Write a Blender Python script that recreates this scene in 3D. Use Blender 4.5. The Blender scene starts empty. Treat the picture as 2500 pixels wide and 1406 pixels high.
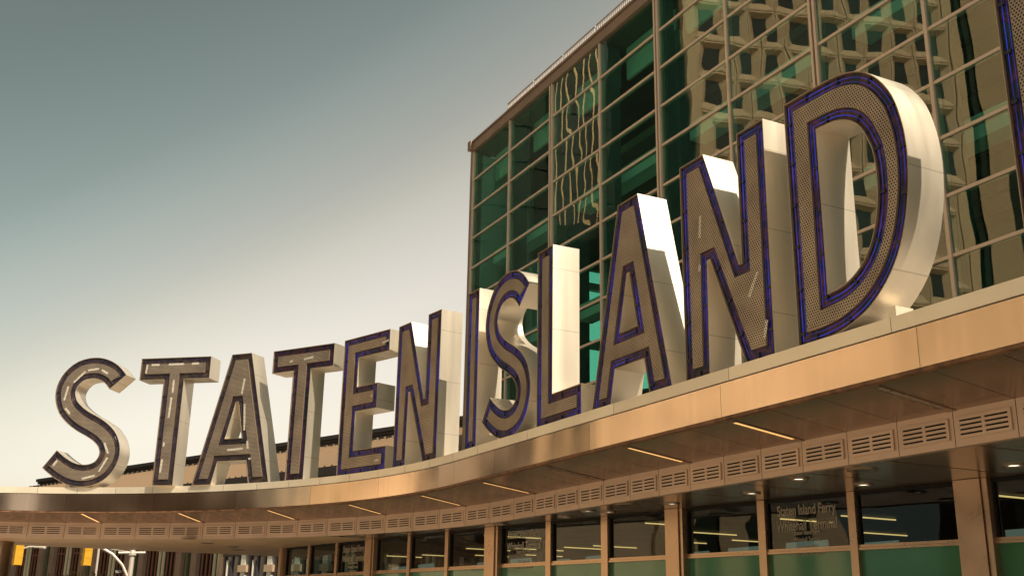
import bpy, bmesh, math, random
from mathutils import Vector, Matrix
from mathutils.geometry import tessellate_polygon
random.seed(7)
sc = bpy.context.scene
col = sc.collection

# ------------------------------------------------------------------ camera
cam_d = bpy.data.cameras.new('camera'); cam = bpy.data.objects.new('camera', cam_d); col.objects.link(cam)
cam_d.sensor_width = 36.0; cam_d.lens = 37.82; cam_d.clip_end = 3000; cam_d.clip_start = 0.1
cam.matrix_world = Matrix.Translation((0, 0, 1.6)) @ Matrix.Rotation(math.pi/2 + 0.3018, 4, 'X') @ Matrix.Rotation(0.0177, 4, 'Z')
sc.camera = cam

# ------------------------------------------------------------------ world
SUN_AZ = math.radians(-48.6); SUN_EL = math.radians(47.3)
world = bpy.data.worlds.new('World'); sc.world = world; world.use_nodes = True
nt = world.node_tree; nt.nodes.clear()
def N(t, kind, **kw):
    n = t.nodes.new(kind)
    for k, v in kw.items(): setattr(n, k, v)
    return n
out = N(nt, 'ShaderNodeOutputWorld'); bg = N(nt, 'ShaderNodeBackground'); bg.inputs[1].default_value = 0.15
sky = N(nt, 'ShaderNodeTexSky', sky_type='NISHITA'); sky.sun_disc = False
sky.sun_elevation = SUN_EL; sky.sun_rotation = math.pi/2 - SUN_AZ
sky.air_density = 1.2; sky.dust_density = 2.5
hs = N(nt, 'ShaderNodeHueSaturation'); hs.inputs['Saturation'].default_value = 0.25
nt.links.new(sky.outputs[0], hs.inputs['Color'])
tc = N(nt, 'ShaderNodeTexCoord'); sx = N(nt, 'ShaderNodeSeparateXYZ'); nt.links.new(tc.outputs['Generated'], sx.inputs[0])
mx = N(nt, 'ShaderNodeMath', operation='MULTIPLY_ADD'); mx.inputs[1].default_value = -0.60
nt.links.new(sx.outputs['X'], mx.inputs[0]); nt.links.new(sx.outputs['Z'], mx.inputs[2])
ramp = N(nt, 'ShaderNodeValToRGB'); nt.links.new(mx.outputs[0], ramp.inputs[0])
cr = ramp.color_ramp; cr.interpolation = 'B_SPLINE'
stops = [(0.0, (1.0, .84, .65)), (0.34, (1.0, .895, .755)), (0.42, (.81, .735, .58)), (0.47, (.63, .60, .49)), (0.53, (.50, .535, .46)), (0.58, (.38, .44, .38)), (0.70, (.26, .32, .28)), (0.95, (.27, .295, .25))]
cr.elements[0].position, cr.elements[0].color = stops[0][0], (*stops[0][1], 1)
cr.elements[1].position, cr.elements[1].color = stops[-1][0], (*stops[-1][1], 1)
for p_, c_ in stops[1:-1]:
    e = cr.elements.new(p_); e.color = (*c_, 1)
# thin cloud veil low over the horizon
cn = N(nt, 'ShaderNodeTexNoise'); cn.inputs['Scale'].default_value = 3.5; cn.inputs['Detail'].default_value = 6
cm = N(nt, 'ShaderNodeMapping'); cm.inputs['Scale'].default_value = (1, 1, 5)
nt.links.new(tc.outputs['Generated'], cm.inputs[0]); nt.links.new(cm.outputs[0], cn.inputs[0])
cmr = N(nt, 'ShaderNodeMapRange'); cmr.inputs[1].default_value = .45; cmr.inputs[2].default_value = .75; cmr.inputs[3].default_value = 1.0; cmr.inputs[4].default_value = 1.0
nt.links.new(cn.outputs[0], cmr.inputs[0])
mul = N(nt, 'ShaderNodeMix', data_type='RGBA', blend_type='MULTIPLY'); mul.inputs[0].default_value = 1.0
nt.links.new(hs.outputs[0], mul.inputs[6]); nt.links.new(ramp.outputs[0], mul.inputs[7])
mul2 = N(nt, 'ShaderNodeVectorMath', operation='SCALE'); nt.links.new(mul.outputs[2], mul2.inputs[0]); nt.links.new(cmr.outputs[0], mul2.inputs['Scale'])
nt.links.new(mul2.outputs[0], bg.inputs[0]); nt.links.new(bg.outputs[0], out.inputs[0])

# ------------------------------------------------------------------ sun and exposure
sd = bpy.data.lights.new('sun', 'SUN'); so = bpy.data.objects.new('sun', sd); col.objects.link(so)
sd.energy = 4.0; sd.angle = math.radians(0.5); sd.color = (1.0, .86, .66)
SV = Vector((math.cos(SUN_EL)*math.cos(SUN_AZ), math.cos(SUN_EL)*math.sin(SUN_AZ), math.sin(SUN_EL)))
so.rotation_euler = (-SV).to_track_quat('-Z', 'Y').to_euler(); so.location = (30, -30, 60)
vs = sc.view_settings; vs.view_transform = 'Standard'; vs.look = 'None'; vs.gamma = 1.0; vs.exposure = 0.5; vs.use_curve_mapping = False

# ------------------------------------------------------------------ materials
def mat(name, base, rough=.5, metal=0.0, noise=None, bump=None, spec=None, emit=None, streak=None, rand=0, joints=False):
    """noise=(scale, amount): tone variation; streak=(sx,sy,sz,amount) stretched noise; bump=(scale, strength)"""
    m = bpy.data.materials.new(name); m.use_nodes = True
    t = m.node_tree; b = t.nodes['Principled BSDF']
    b.inputs['Base Color'].default_value = (*base, 1); b.inputs['Roughness'].default_value = rough; b.inputs['Metallic'].default_value = metal
    if spec is not None: b.inputs['Specular IOR Level'].default_value = spec
    co = N(t, 'ShaderNodeTexCoord')
    colr = None
    if noise or streak:
        nz = N(t, 'ShaderNodeTexNoise'); nz.inputs['Detail'].default_value = 6
        if streak:
            mp = N(t, 'ShaderNodeMapping'); mp.inputs['Scale'].default_value = streak[:3]
            t.links.new(co.outputs['Object'], mp.inputs[0]); t.links.new(mp.outputs[0], nz.inputs[0]); nz.inputs['Scale'].default_value = 1; am = streak[3]
        else:
            t.links.new(co.outputs['Object'], nz.inputs[0]); nz.inputs['Scale'].default_value = noise[0]; am = noise[1]
        mr = N(t, 'ShaderNodeMapRange'); mr.inputs[1].default_value = .3; mr.inputs[2].default_value = .7; mr.inputs[3].default_value = 1-am; mr.inputs[4].default_value = 1+am
        t.links.new(nz.outputs[0], mr.inputs[0])
        vm = N(t, 'ShaderNodeVectorMath', operation='SCALE'); vm.inputs[0].default_value = base; t.links.new(mr.outputs[0], vm.inputs['Scale'])
        last = vm.outputs[0]
        if rand:
            oi = N(t, 'ShaderNodeObjectInfo'); ra = N(t, 'ShaderNodeMath', operation='MULTIPLY_ADD'); ra.inputs[1].default_value = 2*rand; ra.inputs[2].default_value = 1-rand; t.links.new(oi.outputs['Random'], ra.inputs[0])
            v2 = N(t, 'ShaderNodeVectorMath', operation='SCALE'); t.links.new(last, v2.inputs[0]); t.links.new(ra.outputs[0], v2.inputs['Scale']); last = v2.outputs[0]
        if joints:   # hairline sheet joints every 1.45 m of height and along the middle of the return
            xs_ = N(t, 'ShaderNodeSeparateXYZ'); t.links.new(co.outputs['Object'], xs_.inputs[0])
            dv = N(t, 'ShaderNodeMath', operation='DIVIDE'); dv.inputs[1].default_value = 1.45; t.links.new(xs_.outputs['Z'], dv.inputs[0])
            fr_ = N(t, 'ShaderNodeMath', operation='PINGPONG'); fr_.inputs[1].default_value = .5; t.links.new(dv.outputs[0], fr_.inputs[0])
            g1_ = N(t, 'ShaderNodeMath', operation='GREATER_THAN'); g1_.inputs[1].default_value = .494; t.links.new(fr_.outputs[0], g1_.inputs[0])
            k_ = N(t, 'ShaderNodeMath', operation='MULTIPLY_ADD'); k_.inputs[1].default_value = -.28; k_.inputs[2].default_value = 1; t.links.new(g1_.outputs[0], k_.inputs[0])
            v3 = N(t, 'ShaderNodeVectorMath', operation='SCALE'); t.links.new(last, v3.inputs[0]); t.links.new(k_.outputs[0], v3.inputs['Scale']); last = v3.outputs[0]
        t.links.new(last, b.inputs['Base Color'])
        rr = N(t, 'ShaderNodeMapRange'); rr.inputs[1].default_value = .3; rr.inputs[2].default_value = .7; rr.inputs[3].default_value = max(.02, rough*.85); rr.inputs[4].default_value = min(1, rough*1.15)
        t.links.new(nz.outputs[0], rr.inputs[0]); t.links.new(rr.outputs[0], b.inputs['Roughness'])
    if bump:
        bn = N(t, 'ShaderNodeTexNoise'); bn.inputs['Detail'].default_value = bump[3] if len(bump) > 3 else 3
        if len(bump) > 2:
            mp2 = N(t, 'ShaderNodeMapping'); mp2.inputs['Scale'].default_value = bump[2]; t.links.new(co.outputs['Object'], mp2.inputs[0]); t.links.new(mp2.outputs[0], bn.inputs[0])
        else: t.links.new(co.outputs['Object'], bn.inputs[0])
        bn.inputs['Scale'].default_value = bump[0]
        bp = N(t, 'ShaderNodeBump'); bp.inputs['Strength'].default_value = bump[1]; bp.inputs['Distance'].default_value = .05
        t.links.new(bn.outputs[0], bp.inputs['Height']); t.links.new(bp.outputs[0], b.inputs['Normal'])
    if emit: b.inputs['Emission Color'].default_value = (*emit[:3], 1); b.inputs['Emission Strength'].default_value = emit[3]
    return m

def glass_mat(name, tint, refl0, wave=.0, wscale=.5, gloss=(1, 1, 1)):
    m = bpy.data.materials.new(name); m.use_nodes = True; t = m.node_tree; t.nodes.clear()
    o = N(t, 'ShaderNodeOutputMaterial'); mixs = N(t, 'ShaderNodeMixShader'); tr = N(t, 'ShaderNodeBsdfTransparent'); gl = N(t, 'ShaderNodeBsdfGlossy')
    tr.inputs[0].default_value = (*tint, 1); gl.inputs['Roughness'].default_value = .005; gl.inputs[0].default_value = (*gloss, 1)
    geo = N(t, 'ShaderNodeNewGeometry'); dt = N(t, 'ShaderNodeVectorMath', operation='DOT_PRODUCT')
    t.links.new(geo.outputs['Normal'], dt.inputs[0]); t.links.new(geo.outputs['Incoming'], dt.inputs[1])
    ab = N(t, 'ShaderNodeMath', operation='ABSOLUTE'); t.links.new(dt.outputs['Value'], ab.inputs[0])
    su = N(t, 'ShaderNodeMath', operation='SUBTRACT'); su.inputs[0].default_value = 1; t.links.new(ab.outputs[0], su.inputs[1])
    pw = N(t, 'ShaderNodeMath', operation='POWER'); pw.inputs[1].default_value = 4.6; t.links.new(su.outputs[0], pw.inputs[0])
    ma = N(t, 'ShaderNodeMath', operation='MULTIPLY_ADD'); ma.inputs[1].default_value = 1-refl0; ma.inputs[2].default_value = refl0; t.links.new(pw.outputs[0], ma.inputs[0])
    bf = N(t, 'ShaderNodeMath', operation='SUBTRACT'); bf.inputs[0].default_value = 1; t.links.new(geo.outputs['Backfacing'], bf.inputs[1])
    m2 = N(t, 'ShaderNodeMath', operation='MULTIPLY'); t.links.new(ma.outputs[0], m2.inputs[0]); t.links.new(bf.outputs[0], m2.inputs[1])
    t.links.new(m2.outputs[0], mixs.inputs[0]); t.links.new(tr.outputs[0], mixs.inputs[1]); t.links.new(gl.outputs[0], mixs.inputs[2]); t.links.new(mixs.outputs[0], o.inputs[0])
    if wave:
        co = N(t, 'ShaderNodeTexCoord'); oi = N(t, 'ShaderNodeObjectInfo'); ad = N(t, 'ShaderNodeVectorMath', operation='ADD')
        sc_ = N(t, 'ShaderNodeMath', operation='MULTIPLY'); sc_.inputs[1].default_value = 40; t.links.new(oi.outputs['Random'], sc_.inputs[0])
        t.links.new(co.outputs['Object'], ad.inputs[0]); t.links.new(sc_.outputs[0], ad.inputs[1])
        nz = N(t, 'ShaderNodeTexNoise'); nz.inputs['Scale'].default_value = wscale; nz.inputs['Detail'].default_value = 1.0; t.links.new(ad.outputs[0], nz.inputs[0])
        bp = N(t, 'ShaderNodeBump'); bp.inputs['Strength'].default_value = 1.0; bp.inputs['Distance'].default_value = wave
        t.links.new(nz.outputs[0], bp.inputs['Height']); t.links.new(bp.outputs[0], gl.inputs['Normal'])
    return m

def perforated_mat(name, pitch=.050, hole=.30):
    m = bpy.data.materials.new(name); m.use_nodes = True; t = m.node_tree; b = t.nodes['Principled BSDF']
    co = N(t, 'ShaderNodeTexCoord'); ds = []
    for off in (0, .5):
        mp = N(t, 'ShaderNodeMapping'); mp.inputs['Scale'].default_value = (1/pitch, 0, 1/(pitch*1.732)); mp.inputs['Location'].default_value = (100+off, 0, 100+off)
        t.links.new(co.outputs['Object'], mp.inputs[0])
        fr = N(t, 'ShaderNodeVectorMath', operation='FRACTION'); t.links.new(mp.outputs[0], fr.inputs[0])
        sb = N(t, 'ShaderNodeVectorMath', operation='SUBTRACT'); sb.inputs[1].default_value = (.5, 0, .5); t.links.new(fr.outputs[0], sb.inputs[0])
        ml = N(t, 'ShaderNodeVectorMath', operation='MULTIPLY'); ml.inputs[1].default_value = (1, 0, 1.732); t.links.new(sb.outputs[0], ml.inputs[0])
        ln = N(t, 'ShaderNodeVectorMath', operation='LENGTH'); t.links.new(ml.outputs[0], ln.inputs[0]); ds.append(ln)
    mn = N(t, 'ShaderNodeMath', operation='MINIMUM'); t.links.new(ds[0].outputs['Value'], mn.inputs[0]); t.links.new(ds[1].outputs['Value'], mn.inputs[1])
    gt = N(t, 'ShaderNodeMath', operation='GREATER_THAN'); gt.inputs[1].default_value = hole; t.links.new(mn.outputs[0], gt.inputs[0])
    nz = N(t, 'ShaderNodeTexNoise'); nz.inputs['Scale'].default_value = 1.6; nz.inputs['Detail'].default_value = 5; t.links.new(co.outputs['Object'], nz.inputs[0])
    cr_ = N(t, 'ShaderNodeValToRGB'); cr_.color_ramp.elements[0].position = .3; cr_.color_ramp.elements[0].color = (.36, .285, .22, 1); cr_.color_ramp.elements[1].position = .7; cr_.color_ramp.elements[1].color = (.56, .455, .355, 1)
    t.links.new(nz.outputs[0], cr_.inputs[0])
    mix = N(t, 'ShaderNodeMix', data_type='RGBA'); mix.inputs[6].default_value = (.022, .018, .018, 1)
    t.links.new(gt.outputs[0], mix.inputs[0]); t.links.new(cr_.outputs[0], mix.inputs[7]); t.links.new(mix.outputs[2], b.inputs['Base Color'])
    b.inputs['Roughness'].default_value = .5; b.inputs['Metallic'].default_value = .7
    return m

def film_mat(name, brown=False):
    m = bpy.data.materials.new(name); m.use_nodes = True; t = m.node_tree; b = t.nodes['Principled BSDF']
    co = N(t, 'ShaderNodeTexCoord'); nz = N(t, 'ShaderNodeTexNoise'); nz.inputs['Scale'].default_value = 1.7; nz.inputs['Detail'].default_value = 4; nz.inputs['Distortion'].default_value = 1.2
    oi = N(t, 'ShaderNodeObjectInfo'); ad = N(t, 'ShaderNodeVectorMath', operation='ADD'); t.links.new(co.outputs['Object'], ad.inputs[0]); t.links.new(oi.outputs['Location'], ad.inputs[1]); t.links.new(ad.outputs[0], nz.inputs[0])
    r = N(t, 'ShaderNodeValToRGB'); e = r.color_ramp.elements
    e[0].position = .30; e[0].color = (.012, .04, .034, 1); e[1].position = .72; e[1].color = (.06, .036, .026, 1)
    cols = ((.42, (.014, .011, .022)), (.50, (.10, .036, .05)), (.60, (.016, .013, .034)))
    if brown: e[0].color = (.10, .068, .048, 1); e[1].color = (.07, .046, .034, 1); cols = ((.42, (.06, .042, .036)), (.50, (.035, .028, .035)), (.60, (.09, .06, .045)))  # browner copy of the film for sunlit letters, sunlight put into its colour
    for p_, c_ in cols:
        k = e.new(p_); k.color = (*c_, 1)
    t.links.new(nz.outputs[0], r.inputs[0]); t.links.new(r.outputs[0], b.inputs['Base Color'])
    b.inputs['Roughness'].default_value = .42; b.inputs['Metallic'].default_value = .2; b.inputs['Specular IOR Level'].default_value = .4
    return m

def fascia_mat(name):
    m = bpy.data.materials.new(name); m.use_nodes = True; t = m.node_tree; b = t.nodes['Principled BSDF']; L = t.links.new
    co = N(t, 'ShaderNodeTexCoord'); oi = N(t, 'ShaderNodeObjectInfo')
    n1 = N(t, 'ShaderNodeTexNoise'); n1.inputs['Scale'].default_value = .45; n1.inputs['Detail'].default_value = 1.5; L(co.outputs['Object'], n1.inputs[0])
    mp = N(t, 'ShaderNodeMapping'); mp.inputs['Scale'].default_value = (7, 7, .25); L(co.outputs['Object'], mp.inputs[0])
    n2 = N(t, 'ShaderNodeTexNoise'); n2.inputs['Scale'].default_value = 1; n2.inputs['Detail'].default_value = 4; L(mp.outputs[0], n2.inputs[0])
    n3 = N(t, 'ShaderNodeTexNoise'); n3.inputs['Scale'].default_value = 9; n3.inputs['Detail'].default_value = 2; L(co.outputs['Object'], n3.inputs[0])
    sp = N(t, 'ShaderNodeMapRange'); sp.inputs[1].default_value = .74; sp.inputs[2].default_value = .76; sp.inputs[3].default_value = 1; sp.inputs[4].default_value = .8; L(n3.outputs[0], sp.inputs[0])
    a = N(t, 'ShaderNodeMath', operation='MULTIPLY_ADD'); a.inputs[1].default_value = .9; a.inputs[2].default_value = .46; L(n1.outputs[0], a.inputs[0])
    c = N(t, 'ShaderNodeMath', operation='MULTIPLY_ADD'); c.inputs[1].default_value = .34; L(n2.outputs[0], c.inputs[0]); L(a.outputs[0], c.inputs[2])
    d = N(t, 'ShaderNodeMath', operation='MULTIPLY_ADD'); d.inputs[1].default_value = .12; L(oi.outputs['Random'], d.inputs[0]); L(c.outputs[0], d.inputs[2])
    e = N(t, 'ShaderNodeMath', operation='MULTIPLY'); L(d.outputs[0], e.inputs[0]); L(sp.outputs[0], e.inputs[1])
    v = N(t, 'ShaderNodeVectorMath', operation='SCALE'); v.inputs[0].default_value = (.755, .575, .455); L(e.outputs[0], v.inputs['Scale']); L(v.outputs[0], b.inputs['Base Color'])
    b.inputs['Metallic'].default_value = 1.0
    r = N(t, 'ShaderNodeMapRange'); r.inputs[1].default_value = .3; r.inputs[2].default_value = .7; r.inputs[3].default_value = .12; r.inputs[4].default_value = .22; L(n1.outputs[0], r.inputs[0]); L(r.outputs[0], b.inputs['Roughness'])
    mb = N(t, 'ShaderNodeMapping'); mb.inputs['Scale'].default_value = (1, 1, .3); L(co.outputs['Object'], mb.inputs[0])
    ad = N(t, 'ShaderNodeVectorMath', operation='ADD'); L(mb.outputs[0], ad.inputs[0]); sc_ = N(t, 'ShaderNodeMath', operation='MULTIPLY'); sc_.inputs[1].default_value = 9; L(oi.outputs['Random'], sc_.inputs[0]); L(sc_.outputs[0], ad.inputs[1])
    n4 = N(t, 'ShaderNodeTexNoise'); n4.inputs['Scale'].default_value = .55; n4.inputs['Detail'].default_value = .6; L(ad.outputs[0], n4.inputs[0])
    bp = N(t, 'ShaderNodeBump'); bp.inputs['Strength'].default_value = .9; bp.inputs['Distance'].default_value = .07; L(n4.outputs[0], bp.inputs['Height']); L(bp.outputs[0], b.inputs['Normal'])
    return m
def neon_mat(name, strength, base=(.02, .03, .30)):
    m = bpy.data.materials.new(name); m.use_nodes = True; t = m.node_tree; b = t.nodes['Principled BSDF']; L = t.links.new
    co = N(t, 'ShaderNodeTexCoord'); oi = N(t, 'ShaderNodeObjectInfo'); ad = N(t, 'ShaderNodeVectorMath', operation='ADD'); L(co.outputs['Object'], ad.inputs[0]); L(oi.outputs['Location'], ad.inputs[1])
    nz = N(t, 'ShaderNodeTexNoise'); nz.inputs['Scale'].default_value = .9; nz.inputs['Detail'].default_value = 2; L(ad.outputs[0], nz.inputs[0])
    mr = N(t, 'ShaderNodeMapRange'); mr.inputs[1].default_value = .40; mr.inputs[2].default_value = .62; mr.inputs[3].default_value = strength*.08; mr.inputs[4].default_value = strength; L(nz.outputs[0], mr.inputs[0])
    b.inputs['Base Color'].default_value = (*base, 1); b.inputs['Roughness'].default_value = .2
    b.inputs['Emission Color'].default_value = (.04, .07, 1, 1); L(mr.outputs[0], b.inputs['Emission Strength'])
    return m

M = dict(
    side=mat('letter_side_metal', (.85, .77, .65), .44, .76, streak=(2.2, 2.2, .22, .06), joints=True),
    film=film_mat('iridescent_channel'), film_sunlit=film_mat('sunlit_channel', True), perf=perforated_mat('perforated_sheet'),
    neon=neon_mat('neon_blue', .36, (.02, .025, .14)), neon_dim=neon_mat('neon_blue_dim', .05, (.03, .03, .07)),
    rim=mat('letter_rim', (.42, .32, .23), .4, .6),
    glint=mat('sun_glint', (.72, .66, .56), .4, .2),
    coping=mat('coping_metal', (.92, .82, .66), .38, .45, noise=(.9, .07), rand=.06),
    fascia=fascia_mat('fascia_brushed_metal'),
    rust=mat('rusty_drip_edge', (.22, .11, .055), .75, .1, noise=(5, .5)),
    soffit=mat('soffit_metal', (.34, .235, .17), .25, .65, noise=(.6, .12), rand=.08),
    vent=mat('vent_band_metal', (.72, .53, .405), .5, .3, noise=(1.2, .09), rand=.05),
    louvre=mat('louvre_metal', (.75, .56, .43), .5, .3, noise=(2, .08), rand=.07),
    dark=mat('dark_void', (.012, .010, .009), .8),
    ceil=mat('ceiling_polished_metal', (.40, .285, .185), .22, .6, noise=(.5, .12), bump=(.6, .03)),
    ceil_bounce=mat('ceiling_bounce_lit', (.80, .57, .36), .5, .15, noise=(.5, .12), spec=.25),  # same ceiling at its left end, ground bounce put into a lighter colour
    lamp=mat('warm_tube_lamp', (.9, .7, .4), .4, emit=(1.0, .55, .18, .62)),
    lamp_in=mat('lobby_tube_lamp', (.9, .7, .4), .4, emit=(1.0, .60, .24, 1.3)),
    lampoff=mat('unlit_tube_lamp', (.42, .36, .29), .35, .2),
    down=mat('downlight_lens', (.9, .85, .7), .4, emit=(1.0, .86, .62, 2.5)),
    frame=mat('mullion_metal', (.66, .525, .42), .42, .45, noise=(1.5, .06)),
    frame2=mat('storefront_metal', (.60, .41, .28), .3, .75, noise=(2.0, .08), bump=(1.5, .08)),
    glass=glass_mat('curtain_wall_glass', (.60, .87, .80), .12, wave=.0040, wscale=.6, gloss=(.95, .93, .80)),
    shop=glass_mat('storefront_glass', (.58, .66, .62), .045, wave=.005, wscale=.9),
    backglass=glass_mat('back_glass', (.55, .90, .80), .05),
    spandrel=mat('green_glass_panel', (.095, .30, .16), .06, 0, spec=.7, noise=(.7, .12)),
    pier=mat('interior_pier', (.13, .15, .135), .6, noise=(.6, .15)),
    pale=mat('interior_pale_panel', (.62, .64, .56), .6, noise=(.5, .08)),
    iceil=mat('interior_ceiling', (.12, .10, .07), .7, noise=(.4, .2)),
    beam=mat('interior_beam', (.66, .67, .60), .5, .1),
    ifloor=mat('interior_floor', (.22, .20, .17), .5),
    blind=mat('blind_panel', (.66, .65, .52), .7, noise=(.5, .1)),
    glowpane=mat('added_glow', (.3, .34, .32), .3, emit=(.62, .70, .60, .20)), towerglass=mat('dark_green_tower_glass', (.022, .036, .028), .6, 0, spec=.15),
    rib=mat('interior_rib', (.03, .03, .026), .7),
    cornice=mat('cornice_metal', (.26, .185, .14), .5, .3, noise=(1, .1)),
    rail=mat('rail_metal', (.36, .30, .25), .4, .5),
    roofdeck=mat('roof_deck', (.42, .38, .33), .8, noise=(.8, .1)),
    ground=mat('paving', (.37, .315, .255), .8, noise=(.5, .15)),
    asphalt=mat('asphalt', (.06, .056, .052), .85, noise=(2, .2)),
    roof=mat('ribbed_roof_metal', (.68, .54, .36), .55, .2, noise=(.3, .1)), seam=mat('roof_seam_metal', (.22, .15, .09), .6, .2),
    roofdark=mat('dark_ridge_trim', (.03, .027, .03), .6),
    stone=mat('tan_pilaster', (.28, .19, .135), .7, noise=(1, .12)),
    green=mat('green_column_paint', (.10, .11, .055), .6, noise=(1, .15)),
    cream=mat('cream_column_paint', (.50, .44, .30), .6),
    redwood=mat('red_brown_mullion', (.20, .075, .04), .6),
    dglass=mat('dark_window', (.008, .009, .009), .5, 0, spec=.08),
    bglass=mat('blue_window', (.04, .055, .085), .1, 0, spec=.8),
    plum=mat('plum_window_frame', (.06, .045, .055), .5),
    tan=mat('tan_frieze', (.50, .36, .24), .6),
    yellow=mat('signal_yellow', (.56, .31, .02), .45, noise=(3, .06)),
    pole=mat('pole_galvanised', (.66, .60, .54), .45, .3),
    black=mat('black_plastic', (.02, .02, .02), .5),
    white=mat('white_letters', (.72, .68, .60), .6),
    colm=mat('round_column_metal', (.36, .26, .19), .25, .9, bump=(1.0, .1)),
    conc=mat('tower_concrete', (.62, .50, .335), .8, noise=(.15, .12)),
    conc2=mat('tan_tower_stone', (.60, .48, .30), .8, noise=(.1, .1)),
    tglass=mat('tower_window_glass', (.02, .026, .024), .1, 0, spec=.6),
    fin=mat('tower_fin', (.66, .52, .28), .4, .3),
    bark=mat('bark', (.10, .07, .045), .9, noise=(6, .3)),
    leaf=mat('leaf', (.12, .13, .035), .6, noise=(3, .35)),
    txt=mat('pane_lettering', (.48, .43, .33), .6), lobbydark=mat('lobby_wall', (.035, .032, .03), .6, noise=(1, .2)), slabwall=mat('reflection_slab_wall', (.10, .075, .055), .7, noise=(.3, .2)),
)

# ------------------------------------------------------------------ geometry helpers
class MB:
    def __init__(s): s.v = []; s.f = []; s.m = []
    def add(s, vs, fs, mi=0):
        o = len(s.v); s.v += [tuple(v) for v in vs]; s.f += [tuple(i+o for i in f) for f in fs]; s.m += [mi]*len(fs)
    def hexa(s, c, mi=0):   # c: 8 corners, bottom 4 ccw then top 4
        s.add(c, [(3, 2, 1, 0), (4, 5, 6, 7), (0, 1, 5, 4), (1, 2, 6, 5), (2, 3, 7, 6), (3, 0, 4, 7)], mi)
    def box(s, x0, x1, y0, y1, z0, z1, mi=0):
        s.hexa([(x0, y0, z0), (x1, y0, z0), (x1, y1, z0), (x0, y1, z0), (x0, y0, z1), (x1, y0, z1), (x1, y1, z1), (x0, y1, z1)], mi)
    def tube(s, pts, r, n=6, closed=False, mi=0, r1=None):
        P = [Vector(p) for p in pts]; k = len(P); rings = []
        for i in range(k):
            a = P[(i-1) % k] if (closed or i > 0) else P[i]; b = P[(i+1) % k] if (closed or i < k-1) else P[i]
            d = (b-a).normalized(); up = Vector((0, 0, 1)) if abs(d.z) < .9 else Vector((1, 0, 0))
            if abs(d.y) < .3 and abs(d.z) >= .9: up = Vector((0, 1, 0))
            x = d.cross(up).normalized(); y = x.cross(d); rr = r if r1 is None else r+(r1-r)*i/(k-1)
            rings.append([P[i]+x*rr*math.cos(2*math.pi*j/n)+y*rr*math.sin(2*math.pi*j/n) for j in range(n)])
        vs = [v for ring in rings for v in ring]; fs = []
        for i in range(k if closed else k-1):
            i2 = (i+1) % k
            for j in range(n): fs.append((i*n+j, i*n+(j+1) % n, i2*n+(j+1) % n, i2*n+j))
        if not closed: fs += [tuple(range(n))[::-1], tuple((k-1)*n+j for j in range(n))]
        s.add(vs, fs, mi)
    def mesh(s, name, mats, smooth=False):
        me = bpy.data.meshes.new(name); me.from_pydata(s.v, [], s.f)
        for m_ in (mats if isinstance(mats, (list, tuple)) else [mats]): me.materials.append(m_)
        me.polygons.foreach_set('material_index', s.m)
        bm = bmesh.new(); bm.from_mesh(me); bmesh.ops.recalc_face_normals(bm, faces=bm.faces); bm.to_mesh(me); bm.free()
        if smooth:
            for p in me.polygons: p.use_smooth = True
            try: me.set_sharp_from_angle(angle=math.radians(35))
            except Exception: pass
        me.update(); return me

def put(name, me, parent=None, loc=(0, 0, 0), rz=0.0, rot=None):
    o = bpy.data.objects.new(name, me); col.objects.link(o); o.location = loc
    o.rotation_euler = rot if rot else (0, 0, rz)
    if parent: o.parent = parent
    return o
def thing(name, label, cat, loc=(0, 0, 0), rz=0.0, group=None):
    o = bpy.data.objects.new(name, None); col.objects.link(o); o.location = loc; o.rotation_euler = (0, 0, rz); o.empty_display_size = .3
    o['label'] = label; o['category'] = cat
    if group: o['group'] = group
    return o
def struct(o): o['kind'] = 'structure'; return o

# terminal frame: x axis runs along the front (t), y axis into the building (n); metres, camera foot at the origin
ANG = -1.1031; TZ = 4.2
TT = Vector((math.cos(ANG), math.sin(ANG), 0)); NN = Vector((-math.sin(ANG), math.cos(ANG), 0))
def F(s, p, z): return TT*s + NN*p + Vector((0, 0, z))
def U(s, p, z): return F(s*TZ, p*TZ, z*TZ+1.6)       # same in sign-height units

# ------------------------------------------------------------------ ground
g = MB(); g.add([(-1500, -1500, 0), (1500, -1500, 0), (1500, 1500, 0), (-1500, 1500, 0)], [(0, 1, 2, 3)])
struct(put('ground', g.mesh('ground', M['ground'])))
g = MB(); g.add([(-75, 70, .004), (-8, 49, .004), (-8, 54, .004), (-75, 112, .004)], [(0, 1, 2, 3)])
struct(put('road', g.mesh('road', M['asphalt'])))

# ------------------------------------------------------------------ canopy
S0, PC, R0 = -6.1, -1.40, 4.10
PITCH, APITCH, PHI_END = .2622, .0699, 1.26
def cpt(q, o):
    """q>=0: distance along the straight run to the right of S0; q<0: -angle on the arc, then a straight tail. returns s,p,tangent angle"""
    if q >= 0: return S0+q, PC+R0+o, 0.0
    ph = -q; r = R0+o
    if ph <= PHI_END: return S0-r*math.sin(ph), PC+r*math.cos(ph), ph
    e = (ph-PHI_END)*R0; c, s_ = math.cos(PHI_END), math.sin(PHI_END)
    return S0-r*s_-e*c, PC+r*c-e*s_, PHI_END
K0 = S0-(-2.41)     # q of module joints on the straight run: -2.41 - PITCH*k - S0
straight = [(-2.41-PITCH*k)-S0 for k in range(-18, 15)]
straight = [q for q in straight if q > .08]
arc = [0.0]+[-APITCH*j for j in range(1, 21)]
MODS = straight+arc             # from right to left
canopy = thing('entrance_canopy', 'curved metal entrance canopy with brushed fascia and row of louvred vents', 'canopy', U(-4.5, 2.7, -.381), 0)
CL = Vector(canopy.location)
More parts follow.
